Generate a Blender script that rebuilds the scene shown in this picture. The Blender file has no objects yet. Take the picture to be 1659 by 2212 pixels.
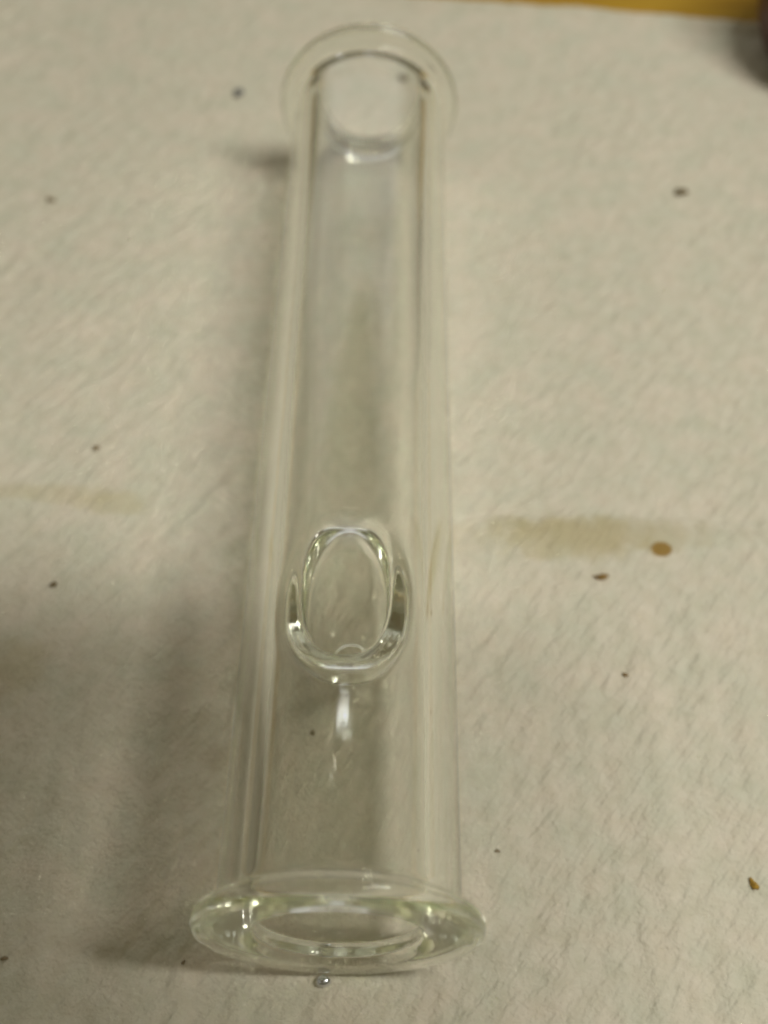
import bpy, math, random
import numpy as np
from mathutils import Vector, Matrix

# ------------------------------------------------------------------ camera, world, lamps, exposure
scene = bpy.context.scene
C = scene.collection
MM = 0.001
R = math.radians

cam_data = bpy.data.cameras.new("camera")
cam = bpy.data.objects.new("camera", cam_data)
C.objects.link(cam)
cam.location = (5.34 * MM, -31.96 * MM, 137.45 * MM)
cam.rotation_euler = (R(90 - 54.38), 0, R(0.875))
cam_data.sensor_fit = 'VERTICAL'
cam_data.sensor_height = 36.0
cam_data.lens = 36.0 * 2459.0 / 2212.0
cam_data.clip_start = 0.005
cam_data.clip_end = 20.0
cam_data.dof.use_dof = True
cam_data.dof.focus_distance = 0.128
cam_data.dof.aperture_fstop = 15.0
scene.camera = cam

world = bpy.data.worlds.new("World")
scene.world = world
world.use_nodes = True
bg = world.node_tree.nodes["Background"]
bg.inputs[0].default_value = (1.0, 0.88, 0.53, 1)
bg.inputs[1].default_value = 0.124


def area_lamp(name, loc, target, sx, sy, power, color):
    d = bpy.data.lights.new(name, 'AREA')
    d.shape = 'RECTANGLE'
    d.size, d.size_y = sx, sy
    d.energy = power
    d.color = color
    o = bpy.data.objects.new(name, d)
    C.objects.link(o)
    o.location = loc
    o.rotation_euler = (Vector(target) - Vector(loc)).to_track_quat('-Z', 'Y').to_euler()
    return o


def polar(az, el, dist, c=(0.0, 0.06, 0.0)):
    return (c[0] + dist * math.cos(R(el)) * math.cos(R(az)),
            c[1] + dist * math.cos(R(el)) * math.sin(R(az)),
            c[2] + dist * math.sin(R(el)))


# key: a fluorescent fitting up to the right; a small one overhead and an added pale fill beyond the tube for soft rim reflections
area_lamp("lamp_key", polar(-14, 65, 0.72), (0, 0.06, 0), 0.05, 0.36, 3.15, (1.0, 0.985, 0.915))
area_lamp("lamp_side", polar(202, 38, 1.0), (0, 0.06, 0), 0.35, 0.035, 0.18, (0.97, 0.98, 1.0))
area_lamp("lamp_ceiling", polar(92, 66.5, 1.3), (0, 0.06, 0), 0.26, 0.03, 0.16, (0.95, 0.98, 1.0))
area_lamp("far_fill", polar(97, 28, 1.4), (0, 0.06, 0), 1.9, 0.75, 2.3, (0.97, 0.98, 1.0))

scene.view_settings.view_transform = 'Standard'
scene.view_settings.look = 'None'
scene.view_settings.exposure = 0.0
scene.view_settings.gamma = 1.0
scene.view_settings.use_curve_mapping = False
scene.render.engine = 'CYCLES'
cy = scene.cycles
cy.max_bounces = 96
cy.transmission_bounces = 96
cy.glossy_bounces = 96
cy.diffuse_bounces = 4
cy.caustics_reflective = True
cy.caustics_refractive = True
cy.blur_glossy = 0.15
cy.sample_clamp_indirect = 0.0
cy.use_denoising = True
cy.use_adaptive_sampling = False
cy.pixel_filter_type = 'BLACKMAN_HARRIS'
cy.filter_width = 2.4


# ------------------------------------------------------------------ helpers
def tag(o, label=None, cat=None, group=None, kind=None):
    if label: o["label"] = label
    if cat: o["category"] = cat
    if group: o["group"] = group
    if kind: o["kind"] = kind
    return o


def mesh_obj(name, verts, faces, mat, parent=None, smooth=True, normals=None):
    me = bpy.data.meshes.new(name)
    me.from_pydata([tuple(map(float, v)) for v in verts], [], [tuple(map(int, f)) for f in faces])
    me.update()
    if smooth:
        me.polygons.foreach_set("use_smooth", [True] * len(me.polygons))
    if normals is not None:
        me.normals_split_custom_set_from_vertices([tuple(map(float, n)) for n in normals])
    me.materials.append(mat)
    o = bpy.data.objects.new(name, me)
    C.objects.link(o)
    if parent: o.parent = parent
    return o


def new_mat(name):
    m = bpy.data.materials.new(name)
    m.use_nodes = True
    nt = m.node_tree
    return m, nt, nt.nodes, nt.links, nt.nodes["Principled BSDF"]


def smooth01(a, b, x):
    t = np.clip((x - a) / (b - a), 0, 1)
    return t * t * (3 - 2 * t)


def vnoise(x, y, seed):
    """value noise in [-1, 1], unit lattice"""
    rng = np.random.RandomState(seed)
    T = rng.rand(256, 256) * 2 - 1
    xi = np.floor(x).astype(int); yi = np.floor(y).astype(int)
    fx = x - xi; fy = y - yi
    fx = fx * fx * fx * (fx * (fx * 6 - 15) + 10); fy = fy * fy * fy * (fy * (fy * 6 - 15) + 10)
    a = T[xi % 256, yi % 256]; b = T[(xi + 1) % 256, yi % 256]
    c = T[xi % 256, (yi + 1) % 256]; d = T[(xi + 1) % 256, (yi + 1) % 256]
    return (a * (1 - fx) + b * fx) * (1 - fy) + (c * (1 - fx) + d * fx) * fy


# ------------------------------------------------------------------ paper towel
EDGE_A, EDGE_B = (84.4, 196.3), (19.0, 204.2)          # two points of the far edge, mm
EDGE_SLOPE = (EDGE_A[1] - EDGE_B[1]) / (EDGE_A[0] - EDGE_B[0])


def edge_y(x):
    return EDGE_B[1] + EDGE_SLOPE * (x - EDGE_B[0]) + 0.5 * vnoise(x / 9.0, x * 0, 77)


def towel_h(x, y):
    """height of the towel above its resting plane, mm in, mm out"""
    x = np.asarray(x, float); y = np.asarray(y, float)
    wx = x + 1.6 * vnoise(x / 14, y / 14, 1); wy = y + 1.6 * vnoise(x / 14, y / 14, 2)
    h = 0.45 * vnoise(x / 31 + 4.2, y / 31, 3) + 0.22 * vnoise(x / 13, y / 13 + 9.1, 4)
    # crepe ridges running up to the right
    ca, sa = math.cos(R(52)), math.sin(R(52))
    u = wx * ca + wy * sa; v = -wx * sa + wy * ca
    amp = 0.75 + 0.5 * vnoise(x / 20 + 3, y / 20 + 8, 5)
    h = h + amp * (0.15 * vnoise(u / 4.8, v / 1.5, 6) + 0.18 * vnoise(u / 2.6, v / 1.05, 7))
    # puckers running away from the camera in the near part
    near = smooth01(70, 20, y)
    h = h + near * (0.20 * vnoise(wx / 2.4, wy / 16, 8) + 0.10 * vnoise(wx / 1.3, wy / 6, 18))
    h = h + 0.05 * vnoise(x / 0.8, y / 0.8, 9)
    # folds: the crease across the middle, a second one nearer the camera on the left
    yc = 65.2 - 0.02 * (x - 30) + 0.6 * vnoise(x / 8, x * 0, 10)
    h = h + 0.60 * np.exp(-((y - yc) / 1.0) ** 2) * smooth01(8, 20, x)
    yl = 61.0 + 0.07 * (x + 15) + 0.7 * vnoise(x / 7, x * 0, 11)
    h = h + 0.75 * np.exp(-((y - yl) / 2.0) ** 2) * smooth01(-34, -18, x) * smooth01(6, -4, x)
    yk = 34.0 + 0.4 * vnoise(x / 6, x * 0, 12)
    h = h + 0.28 * np.exp(-((y - yk) / 1.3) ** 2) * smooth01(-32, -20, x) * smooth01(20, 6, x)
    # long shallow valley in the lower left
    xv = -30 + 0.10 * (y - 10) + 1.2 * vnoise(y / 9, y * 0, 13)
    h = h - 0.9 * np.exp(-((x - xv) / 3.2) ** 2) * smooth01(42, 18, y)
    # the pipe's rims press it flat
    for cyy in (2.0, 143.8):
        h = h * (1 - 0.85 * np.exp(-(x / 7) ** 2 - ((y - cyy) / 5) ** 2))
    # turned-up far edge
    e = edge_y(x) - y
    h = h + 1.3 * np.exp(-((e - 1.3) / 1.6) ** 2) - 2.2 * smooth01(0.9, -0.2, e)
    return h - 0.12


def paper_material():
    m, nt, N, L, P = new_mat("towel_paper")
    P.inputs["Roughness"].default_value = 0.95
    P.inputs["Specular IOR Level"].default_value = 0.15
    tc = N.new("ShaderNodeTexCoord")

    def noise(scale, detail=3, rough=0.55):
        n = N.new("ShaderNodeTexNoise")
        n.inputs["Scale"].default_value = scale
        n.inputs["Detail"].default_value = detail
        n.inputs["Roughness"].default_value = rough
        L.new(tc.outputs["Object"], n.inputs["Vector"])
        return n

    n1 = noise(140, 3)
    r1 = N.new("ShaderNodeValToRGB")
    r1.color_ramp.elements[0].position = 0.32; r1.color_ramp.elements[0].color = (0.685, 0.668, 0.540, 1)
    r1.color_ramp.elements[1].position = 0.68; r1.color_ramp.elements[1].color = (0.770, 0.698, 0.575, 1)
    L.new(n1.outputs["Fac"], r1.inputs[0])
    n2 = noise(420, 4)
    r2 = N.new("ShaderNodeValToRGB")
    r2.color_ramp.elements[0].position = 0.36; r2.color_ramp.elements[0].color = (0.93, 0.925, 0.90, 1)
    r2.color_ramp.elements[1].position = 0.62; r2.color_ramp.elements[1].color = (1, 1, 1, 1)
    L.new(n2.outputs["Fac"], r2.inputs[0])
    mx = N.new("ShaderNodeMix"); mx.data_type = 'RGBA'; mx.blend_type = 'MULTIPLY'
    mx.inputs[0].default_value = 1
    L.new(r1.outputs[0], mx.inputs[6]); L.new(r2.outputs[0], mx.inputs[7])
    col = mx.outputs[2]
    # stains: centre x, y, half-size x, y (mm), colour, strength, softness
    stains = [
        (30, 62.2, 14, 4.2, (0.52, 0.43, 0.21), 0.46, 0.55),
        (38, 63.0, 15, 3.2, (0.46, 0.39, 0.20), 0.34, 0.5),
        (22, 65.0, 4.0, 1.4, (0.44, 0.40, 0.22), 0.35, 0.5),
        (-47, 69.5, 15, 1.9, (0.50, 0.42, 0.20), 0.28, 0.5),
        (-36, 67.6, 6, 2.2, (0.52, 0.46, 0.24), 0.35, 0.5),
        (44.3, 60.6, 1.55, 1.35, (0.33, 0.20, 0.045), 0.95, 0.22),
        (-46, 40, 5, 5, (0.55, 0.42, 0.22), 0.30, 0.6),
        (-17.0, 27, 2.6, 1.6, (0.40, 0.30, 0.15), 0.25, 0.6),
    ]
    nd = noise(240, 4, 0.65)
    for (x, y, hx, hy, c, s, soft) in stains:
        mp = N.new("ShaderNodeVectorMath"); mp.operation = 'SUBTRACT'
        mp.inputs[1].default_value = (x * MM, y * MM, 0)
        L.new(tc.outputs["Object"], mp.inputs[0])
        ml = N.new("ShaderNodeVectorMath"); ml.operation = 'MULTIPLY'
        ml.inputs[1].default_value = (1 / (hx * MM), 1 / (hy * MM), 0)
        L.new(mp.outputs[0], ml.inputs[0])
        ln = N.new("ShaderNodeVectorMath"); ln.operation = 'LENGTH'
        L.new(ml.outputs[0], ln.inputs[0])
        ad = N.new("ShaderNodeMath"); ad.operation = 'MULTIPLY_ADD'
        L.new(nd.outputs["Fac"], ad.inputs[0]); ad.inputs[1].default_value = min(1.9, soft * 3.2)
        L.new(ln.outputs["Value"], ad.inputs[2])
        mr = N.new("ShaderNodeMapRange"); mr.interpolation_type = 'SMOOTHSTEP'
        off = min(1.9, soft * 3.2) * 0.5
        mr.inputs["From Min"].default_value = 1 + off - soft; mr.inputs["From Max"].default_value = 1 + off + soft * 0.4
        mr.inputs["To Min"].default_value = s; mr.inputs["To Max"].default_value = 0
        L.new(ad.outputs[0], mr.inputs["Value"])
        mm = N.new("ShaderNodeMix"); mm.data_type = 'RGBA'
        L.new(mr.outputs[0], mm.inputs[0]); L.new(col, mm.inputs[6]); mm.inputs[7].default_value = (*c, 1)
        col = mm.outputs[2]
    L.new(col, P.inputs["Base Color"])
    nb = noise(1700, 3, 0.6)
    # woven crepe: two crossing sets of short ridges over the fibre grain
    hgt = nb.outputs["Fac"]
    for (ang, sx, sy, w) in ((52, 240, 900, 1.1), (-38, 420, 800, 0.3)):
        mp = N.new("ShaderNodeMapping"); mp.vector_type = 'TEXTURE'
        mp.inputs["Rotation"].default_value = (0, 0, R(ang)); mp.inputs["Scale"].default_value = (1 / sx, 1 / sy, 1)
        L.new(tc.outputs["Object"], mp.inputs["Vector"])
        wn = N.new("ShaderNodeTexNoise"); wn.inputs["Scale"].default_value = 1.0; wn.inputs["Detail"].default_value = 1.5
        L.new(mp.outputs[0], wn.inputs["Vector"])
        ma = N.new("ShaderNodeMath"); ma.operation = 'MULTIPLY_ADD'
        L.new(wn.outputs["Fac"], ma.inputs[0]); ma.inputs[1].default_value = w * 1.6; L.new(hgt, ma.inputs[2])
        hgt = ma.outputs[0]
    b = N.new("ShaderNodeBump"); b.inputs["Strength"].default_value = 0.85; b.inputs["Distance"].default_value = 0.00034
    L.new(hgt, b.inputs["Height"])
    L.new(b.outputs[0], P.inputs["Normal"])
    return m


def build_towel():
    nx, ny = 520, 560
    xs = np.linspace(-125, 135, nx)
    vs = np.linspace(0, 1, ny)
    X = np.repeat(xs[None, :], ny, 0)
    y0 = -45.0
    Y = y0 + (edge_y(X) - y0) * vs[:, None]
    Z = towel_h(X, Y)
    V = np.stack([X, Y, Z], -1).reshape(-1, 3) * MM
    i, j = np.meshgrid(np.arange(ny - 1), np.arange(nx - 1), indexing='ij')
    a = (i * nx + j).ravel()
    F = np.stack([a, a + 1, a + nx + 1, a + nx], 1)
    # thin skirt at the far edge gives the sheet its thickness
    base = len(V)
    k = np.arange(nx)
    last = (ny - 1) * nx + k
    low = V[last].copy(); low[:, 2] = -2.6 * MM
    V = np.concatenate([V, low])
    S = np.stack([last[:-1], last[1:], base + k[1:], base + k[:-1]], 1)
    F = np.concatenate([F, S])
    o = mesh_obj("paper_towel", V, F, paper_material())
    return tag(o, "creased cream paper towel with yellowish stains under the glass pipe", "paper towel")


def wood_material():
    m, nt, N, L, P = new_mat("table_wood")
    tc = N.new("ShaderNodeTexCoord")
    mp = N.new("ShaderNodeMapping"); mp.inputs["Scale"].default_value = (25, 260, 60)
    L.new(tc.outputs["Object"], mp.inputs["Vector"])
    n = N.new("ShaderNodeTexNoise"); n.inputs["Scale"].default_value = 1.0; n.inputs["Detail"].default_value = 5
    L.new(mp.outputs[0], n.inputs["Vector"])
    r = N.new("ShaderNodeValToRGB")
    r.color_ramp.elements[0].position = 0.3; r.color_ramp.elements[0].color = (0.38, 0.20, 0.012, 1)
    r.color_ramp.elements[1].position = 0.7; r.color_ramp.elements[1].color = (0.52, 0.32, 0.03, 1)
    L.new(n.outputs["Fac"], r.inputs[0]); L.new(r.outputs[0], P.inputs["Base Color"])
    P.inputs["Roughness"].default_value = 0.7
    P.inputs["Specular IOR Level"].default_value = 0.2
    return m


def build_table():
    a, b = -0.35, 0.45
    V = [(a, a, -0.003), (b, a, -0.003), (b, 0.236, -0.003), (a, 0.250, -0.003),
         (a, a, -0.025), (b, a, -0.025), (b, 0.236, -0.025), (a, 0.250, -0.025)]
    F = [(0, 1, 2, 3), (7, 6, 5, 4), (0, 4, 5, 1), (1, 5, 6, 2), (2, 6, 7, 3), (3, 7, 4, 0)]
    o = mesh_obj("table", V, F, wood_material(), smooth=False)
    return tag(o, kind="structure")


build_table()
towel = build_towel()


# ------------------------------------------------------------------ glass pipe (one blown piece, cut into its parts)
LEN, RO, RI, RF = 145.8, 13.0, 9.15, 15.46         # length, tube radii, rim radius, mm
YB = 36.2                                          # bowl position along the tube


def smin(a, b, k):
    h = np.clip(0.5 + 0.5 * (b - a) / k, 0, 1)
    return b + (a - b) * h - k * h * (1 - h)


def smax(a, b, k):
    return -smin(-a, -b, k)


def rbox(px, py, hx, hy, r):
    qx = np.abs(px) - hx + r; qy = np.abs(py) - hy + r
    return np.minimum(np.maximum(qx, qy), 0) + np.hypot(np.maximum(qx, 0), np.maximum(qy, 0)) - r


def glass_sdf(x, y, z):
    """x across, y along, z up from the tube axis (mm)"""
    rho = np.sqrt(x * x + z * z)
    # pushed-in bowl: an oval cup drawn down from the top wall
    yy = y - YB
    t = np.clip((z + 3.0) / 15.0, 0, 1.2)
    ax = 4.2 + 0.5 * t; ay = 5.2 + 3.2 * t
    zc = np.minimum(z - 1.2, 0)                      # rounded cup floor

    def cup(th):
        r2 = np.abs(x / (ax + th)) ** 2.5 + np.abs(yy / (ay + th)) ** 2.5
        q = (r2 + np.abs(zc / (4.8 + th)) ** 2.5) ** 0.4
        return (q - 1) * np.minimum(ax + th, 4.8 + th)
    top = z > -9
    cav = np.where(top, cup(0.0), 30.0)
    body = smax(rho - RO, -cav, 1.5)                 # solid rod with the dimple
    void = smax(rho - RI, -np.where(top, cup(0.95), 30.0), 1.8)   # bore, pushed aside by the cup
    ends = np.abs(y - LEN / 2) - (LEN / 2 - 1.4)
    d = smax(np.maximum(body, -void), ends, 0.5)
    for yc, RT, RR in ((1.85, 1.05, 1.0), (LEN - 2.1, 1.5, 1.4)):    # rim centre, half thickness, edge radius
        d = smin(d, rbox(y - yc, rho - (9.5 + RF) / 2, RT, (RF - 9.5) / 2, RR), 1.8)
    hole = np.hypot(x - 0.2, yy + 0.6) - 1.9
    hole = np.maximum(hole, np.abs(z + 3.5) - 4.5)
    d = smax(d, -hole, 0.8)
    return d


def surface_net(h):
    gx = np.arange(-RF - 1.5, RF + 1.5 + h, h)
    gy = np.arange(-1.5, LEN + 1.5 + h, h)
    gz = gx.copy()
    Xg, Yg, Zg = np.meshgrid(gx, gy, gz, indexing='ij')
    D = glass_sdf(Xg + 0.013, Yg, Zg + 0.017).astype(np.float32)
    S = D < 0
    nx, ny, nz = D.shape
    cs = np.zeros((nx - 1, ny - 1, nz - 1), np.int8)
    for a in (0, 1):
        for b in (0, 1):
            for c in (0, 1):
                cs += S[a:nx - 1 + a, b:ny - 1 + b, c:nz - 1 + c]
    act = (cs > 0) & (cs < 8)
    idx = -np.ones(act.shape, np.int64)
    I = np.argwhere(act)
    idx[act] = np.arange(len(I))
    acc = np.zeros((len(I), 3)); cnt = np.zeros(len(I))
    corners = [(a, b, c) for a in (0, 1) for b in (0, 1) for c in (0, 1)]
    for c0 in corners:
        for ax in range(3):
            if c0[ax]: continue
            c1 = list(c0); c1[ax] = 1
            d0 = D[I[:, 0] + c0[0], I[:, 1] + c0[1], I[:, 2] + c0[2]]
            d1 = D[I[:, 0] + c1[0], I[:, 1] + c1[1], I[:, 2] + c1[2]]
            m = (d0 < 0) != (d1 < 0)
            t = np.where(m, d0 / np.where(m, d0 - d1, 1), 0)
            p = np.array(c0, float)[None, :] + np.zeros((len(I), 3)); p[:, ax] += t
            acc[m] += p[m]; cnt[m] += 1
    P = (I + acc / cnt[:, None]) * h + np.array([gx[0] + 0.013, gy[0], gz[0] + 0.017])
    faces = []
    for ax in range(3):
        o1, o2 = [(1, 2), (2, 0), (0, 1)][ax]
        sl0 = [slice(None)] * 3; sl1 = [slice(None)] * 3
        sl0[ax] = slice(0, -1); sl1[ax] = slice(1, None)
        e = np.argwhere(S[tuple(sl0)] != S[tuple(sl1)])
        ok = (e[:, o1] > 0) & (e[:, o2] > 0)
        e = e[ok]
        inside0 = S[e[:, 0], e[:, 1], e[:, 2]]

        def cell(d1, d2):
            q = e.copy(); q[:, o1] -= d1; q[:, o2] -= d2
            return idx[q[:, 0], q[:, 1], q[:, 2]]
        quad = np.stack([cell(1, 1), cell(0, 1), cell(0, 0), cell(1, 0)], 1)
        quad[~inside0] = quad[~inside0][:, ::-1]
        faces.append(quad)
    F = np.concatenate(faces)

    def grad(Q):
        e = 0.02; g = np.zeros_like(Q)
        for k in range(3):
            d = np.zeros(3); d[k] = e
            a = Q + d; b = Q - d
            g[:, k] = (glass_sdf(a[:, 0], a[:, 1], a[:, 2]) - glass_sdf(b[:, 0], b[:, 1], b[:, 2])) / (2 * e)
        return g
    # even out the quads a little, then pull every vertex onto the exact surface
    for it in range(4):
        s = np.zeros_like(P); n = np.zeros(len(P))
        for k in range(4):
            a, b = F[:, k], F[:, (k + 1) % 4]
            np.add.at(s, a, P[b]); np.add.at(n, a, 1)
            np.add.at(s, b, P[a]); np.add.at(n, b, 1)
        P = 0.5 * P + 0.5 * s / n[:, None]
        for k in range(2):
            g = grad(P); d = glass_sdf(P[:, 0], P[:, 1], P[:, 2])
            P = P - np.clip(d / np.maximum((g * g).sum(1), 0.05), -h, h)[:, None] * g
    g = grad(P)
    Nn = g / np.maximum(np.linalg.norm(g, axis=1), 1e-6)[:, None]
    return P, F, Nn


def glass_material():
    m = bpy.data.materials.new("clear_glass")
    m.use_nodes = True
    nt = m.node_tree; N = nt.nodes; L = nt.links
    N.clear()
    out = N.new("ShaderNodeOutputMaterial")
    g = N.new("ShaderNodeBsdfGlass")
    g.inputs["Color"].default_value = (0.9932, 0.9962, 0.982, 1)
    g.inputs["Roughness"].default_value = 0.0
    g.inputs["IOR"].default_value = 1.47
    # slight draw waviness along the tube
    tc = N.new("ShaderNodeTexCoord")
    mp = N.new("ShaderNodeMapping"); mp.inputs["Scale"].default_value = (260, 28, 260)
    L.new(tc.outputs["Object"], mp.inputs["Vector"])
    n = N.new("ShaderNodeTexNoise"); n.inputs["Scale"].default_value = 1.0; n.inputs["Detail"].default_value = 1
    L.new(mp.outputs[0], n.inputs["Vector"])
    b = N.new("ShaderNodeBump"); b.inputs["Strength"].default_value = 0.05; b.inputs["Distance"].default_value = 0.0008
    L.new(n.outputs["Fac"], b.inputs["Height"])
    L.new(b.outputs[0], g.inputs["Normal"])
    # faint haze of handling on the surface
    dz = N.new("ShaderNodeBsdfDiffuse"); dz.inputs["Color"].default_value = (0.85, 0.85, 0.80, 1)
    sm = N.new("ShaderNodeTexNoise"); sm.inputs["Scale"].default_value = 190; sm.inputs["Detail"].default_value = 4
    L.new(tc.outputs["Object"], sm.inputs["Vector"])
    mr = N.new("ShaderNodeMapRange")
    mr.inputs["From Min"].default_value = 0.35; mr.inputs["From Max"].default_value = 0.75
    mr.inputs["To Min"].default_value = 0.002; mr.inputs["To Max"].default_value = 0.016
    L.new(sm.outputs["Fac"], mr.inputs["Value"])
    mix = N.new("ShaderNodeMixShader")
    L.new(mr.outputs[0], mix.inputs[0]); L.new(g.outputs[0], mix.inputs[1]); L.new(dz.outputs[0], mix.inputs[2])
    L.new(mix.outputs[0], out.inputs["Surface"])
    return m


GLASS = glass_material()


def build_pipe():
    P, F, Nn = surface_net(0.45)
    root = bpy.data.objects.new("glass_pipe", None)
    C.objects.link(root)
    root.empty_display_size = 0.01
    tag(root, "clear glass tube pipe with flared rims and a sunken bowl lying on the towel", "glass pipe")
    c = P[F].mean(1)
    part = np.zeros(len(F), int)
    bowl = ((c[:, 0] / 9.2) ** 2 + ((c[:, 1] - YB) / 11.0) ** 2 < 1) & (c[:, 2] > -6.6)
    part[bowl] = 1
    part[c[:, 1] < 4.2] = 2
    part[c[:, 1] > LEN - 4.2] = 3
    for k, name in enumerate(("tube", "bowl", "rim", "rim")):
        f = F[part == k]
        u, inv = np.unique(f, return_inverse=True)
        v = P[u].copy(); v[:, 2] += RF
        o = mesh_obj(name, v * MM, inv.reshape(f.shape), GLASS, root, True, Nn[u])
        if name == "bowl":
            tag(o, "sunken oval bowl with a small hole in its floor")
        elif k == 2:
            tag(o, "flared rim at the near open end, greenish at its edge")
        elif k == 3:
            tag(o, "blurred flared rim at the far end")
    return root


build_pipe()


# ------------------------------------------------------------------ crumbs, droplet, dark pot, added light blocker
def crumb_material(name, c1, c2):
    m, nt, N, L, P = new_mat(name)
    tc = N.new("ShaderNodeTexCoord")
    n = N.new("ShaderNodeTexNoise"); n.inputs["Scale"].default_value = 1800
    L.new(tc.outputs["Object"], n.inputs["Vector"])
    r = N.new("ShaderNodeValToRGB")
    r.color_ramp.elements[0].position = 0.35; r.color_ramp.elements[0].color = (*c1, 1)
    r.color_ramp.elements[1].position = 0.65; r.color_ramp.elements[1].color = (*c2, 1)
    L.new(n.outputs["Fac"], r.inputs[0]); L.new(r.outputs[0], P.inputs["Base Color"])
    P.inputs["Roughness"].default_value = 0.8
    return m


def lump(seed, hx, hy, hz, nu=14, nv=9, rough=0.40):
    rng = np.random.RandomState(seed)
    V = []; F = []
    ph = rng.rand(6) * 6.28
    for i in range(nv + 1):
        th = math.pi * i / nv
        for j in range(nu):
            p = 2 * math.pi * j / nu
            r = 1 + rough * (math.sin(2 * p + ph[0]) * math.sin(th) * 0.6 + 0.6 * math.sin(3 * p + ph[1] + 2 * th)
                             * math.sin(th) + 0.35 * math.sin(5 * p + ph[2]) * math.sin(th) ** 2 + 0.3 * math.sin(4 * th + ph[3]))
            V.append((hx * r * math.sin(th) * math.cos(p), hy * r * math.sin(th) * math.sin(p), hz * r * math.cos(th)))
    for i in range(nv):
        for j in range(nu):
            a = i * nu + j; b = i * nu + (j + 1) % nu
            F.append((a, a + nu, b + nu, b))
    return np.array(V), F


BROWN = crumb_material("crumb_brown", (0.17, 0.10, 0.025), (0.33, 0.20, 0.05))
OLIVE = crumb_material("crumb_olive", (0.10, 0.075, 0.03), (0.24, 0.17, 0.07))
OCHRE = crumb_material("crumb_ochre", (0.30, 0.17, 0.02), (0.45, 0.27, 0.03))
TAN = crumb_material("crumb_tan", (0.24, 0.18, 0.10), (0.38, 0.31, 0.20))
GREY = crumb_material("crumb_grey", (0.10, 0.10, 0.11), (0.18, 0.18, 0.19))

crumbs = [  # x, y, half x, half y, half z, turn, material, label
    (57.8, 140.1, 1.35, 0.75, 0.5, 25, OLIVE, "dark olive crumb on the towel at upper right"),
    (35.0, 55.5, 0.90, 0.48, 0.35, -5, BROWN, "brown crumb just below the stained crease, right of the pipe"),
    (36.7, 39.9, 0.42, 0.26, 0.22, -35, BROWN, "tiny brown fleck below the brown crumb, right of the pipe"),
    (49.1, 12.0, 0.42, 0.62, 0.35, 8, OCHRE, "orange crumb near the right edge, level with the near rim"),
    (18.5, 15.7, 0.28, 0.22, 0.15, -30, TAN, "tiny olive fleck beside the near end of the tube"),
    (-27.1, 169.4, 0.95, 0.95, 0.6, 0, GREY, "grey crumb left of the far rim"),
    (8.3, 172.5, 1.1, 0.9, 0.5, 0, OLIVE, "dark crumb seen through the far rim"),
    (-58.9, 136.7, 0.85, 0.6, 0.3, 0, TAN, "faint brown fleck at upper left"),
    (-40.9, 78.0, 0.65, 0.40, 0.3, 0, TAN, "small dark fleck above the left stain"),
    (-43.0, 53.2, 0.60, 0.35, 0.3, 0, OLIVE, "small dark fleck below the left stain, at the shadow's edge"),
    (-6.4, 29.6, 0.45, 0.33, 0.2, 40, TAN, "tiny dark fleck under the tube, nearer than the bowl"),
    (-39.2, 2.2, 0.45, 0.28, 0.2, 0, TAN, "dark fleck at the lower left edge of the photo"),
    (-18.4, 2.0, 0.28, 0.2, 0.14, 20, TAN, "small dark fleck left of the near rim's foot"),
]
for k, (x, y, hx, hy, hz, rot, mat, label) in enumerate(crumbs):
    v, f = lump(20 + k, hx, hy, hz)
    o = mesh_obj("crumb", v * MM, f, mat)
    o.location = (x * MM, y * MM, (float(towel_h(x, y)) + hz * 0.55) * MM)
    o.rotation_euler = (0, 0, R(rot))
    tag(o, label, "crumb", "crumbs scattered on the towel")

v, f = lump(5, 0.85, 0.68, 0.6, 28, 18, 0.05)
bm_, nt_, N_, L_, P_ = new_mat("silver_bead")
P_.inputs["Base Color"].default_value = (0.72, 0.74, 0.80, 1)
P_.inputs["Metallic"].default_value = 1.0
P_.inputs["Roughness"].default_value = 0.22
drop = mesh_obj("bead", v * MM, f, bm_)
drop.location = (-2.1 * MM, 0.12 * MM, (float(towel_h(-2.1, 0.12)) + 0.54) * MM)
tag(drop, "tiny shiny silver bead on the towel in front of the near rim", "bead")


def lathe(prof, n=64):
    V = []; F = []
    for (r, z) in prof:
        for j in range(n):
            a = 2 * math.pi * j / n
            V.append((r * math.cos(a), r * math.sin(a), z))
    for i in range(len(prof) - 1):
        for j in range(n):
            a = i * n + j; b = i * n + (j + 1) % n
            F.append((a, b, b + n, a + n))
    F.append(tuple(range(n))[::-1])
    F.append(tuple((len(prof) - 1) * n + j for j in range(n)))
    return np.array(V), F


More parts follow.
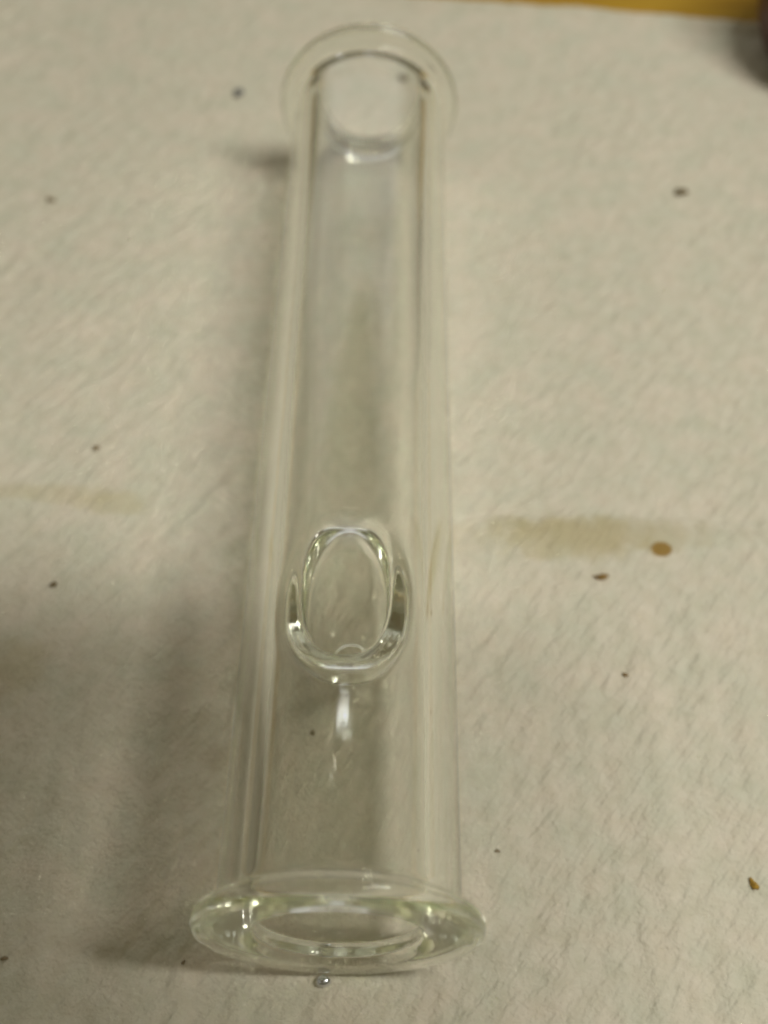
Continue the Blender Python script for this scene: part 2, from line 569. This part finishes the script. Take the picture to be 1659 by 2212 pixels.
def build_pot():
    m, nt, N, L, P = new_mat("dark_brown_glaze")
    tc = N.new("ShaderNodeTexCoord")
    n = N.new("ShaderNodeTexNoise"); n.inputs["Scale"].default_value = 90
    L.new(tc.outputs["Object"], n.inputs["Vector"])
    r = N.new("ShaderNodeValToRGB")
    r.color_ramp.elements[0].color = (0.035, 0.014, 0.009, 1)
    r.color_ramp.elements[1].color = (0.11, 0.030, 0.018, 1)
    L.new(n.outputs["Fac"], r.inputs[0]); L.new(r.outputs[0], P.inputs["Base Color"])
    P.inputs["Roughness"].default_value = 0.45
    prof = [(14, 0), (16.5, 0.6), (19, 3), (21, 7), (22, 12), (21.8, 17), (20.4, 22), (18.5, 25), (18.2, 27), (19.2, 28.4),
            (19.0, 29.4), (17.6, 29.6), (16.6, 28.4), (16.2, 24), (18, 17), (17, 6), (10, 3.5), (2, 3.2)]
    v, f = lathe(prof)
    o = mesh_obj("brown_pot", v * MM, f, m)
    o.location = (99.5 * MM, 185.0 * MM, (float(towel_h(99.5, 185.0)) + 0.2) * MM)
    tag(o, "dark brown rounded pot cut off by the right edge, standing on the towel corner", "pot")


build_pot()


def build_occluder():
    m, nt, N, L, P = new_mat("occluder_grey")
    P.inputs["Base Color"].default_value = (0.30, 0.30, 0.31, 1)
    P.inputs["Roughness"].default_value = 0.35
    hx, hy, hz, r, n = 36.0, 74.0, 4.0, 9.0, 8
    ring = []
    for (sx, sy, a0) in ((1, 1, 0), (-1, 1, 90), (-1, -1, 180), (1, -1, 270)):
        for k in range(n + 1):
            a = R(a0 + 90 * k / n)
            ring.append((sx * (hx - r) + r * math.cos(a), sy * (hy - r) + r * math.sin(a)))
    V = []; F = []
    k = len(ring)
    for (z, s) in ((-hz, 0.975), (-hz + 1.2, 1.0), (hz - 1.2, 1.0), (hz, 0.975)):
        V += [(x * s, y * s, z) for (x, y) in ring]
    for i in range(3):
        for j in range(k):
            F.append((i * k + j, i * k + (j + 1) % k, (i + 1) * k + (j + 1) % k, (i + 1) * k + j))
    F.append(tuple(range(k))[::-1]); F.append(tuple(3 * k + j for j in range(k)))
    o = mesh_obj("occluder", np.array(V) * MM, F, m, smooth=False)
    return o


occluder = build_occluder()
occluder.location = (-12 * MM, 3 * MM, 146 * MM)  # unseen slab added above the camera to shade the towel's lower left
occluder.rotation_euler = (0, 0, R(92))
tag(occluder, "grey phone added out of frame, throwing the soft shade left of the tube", "occluder")
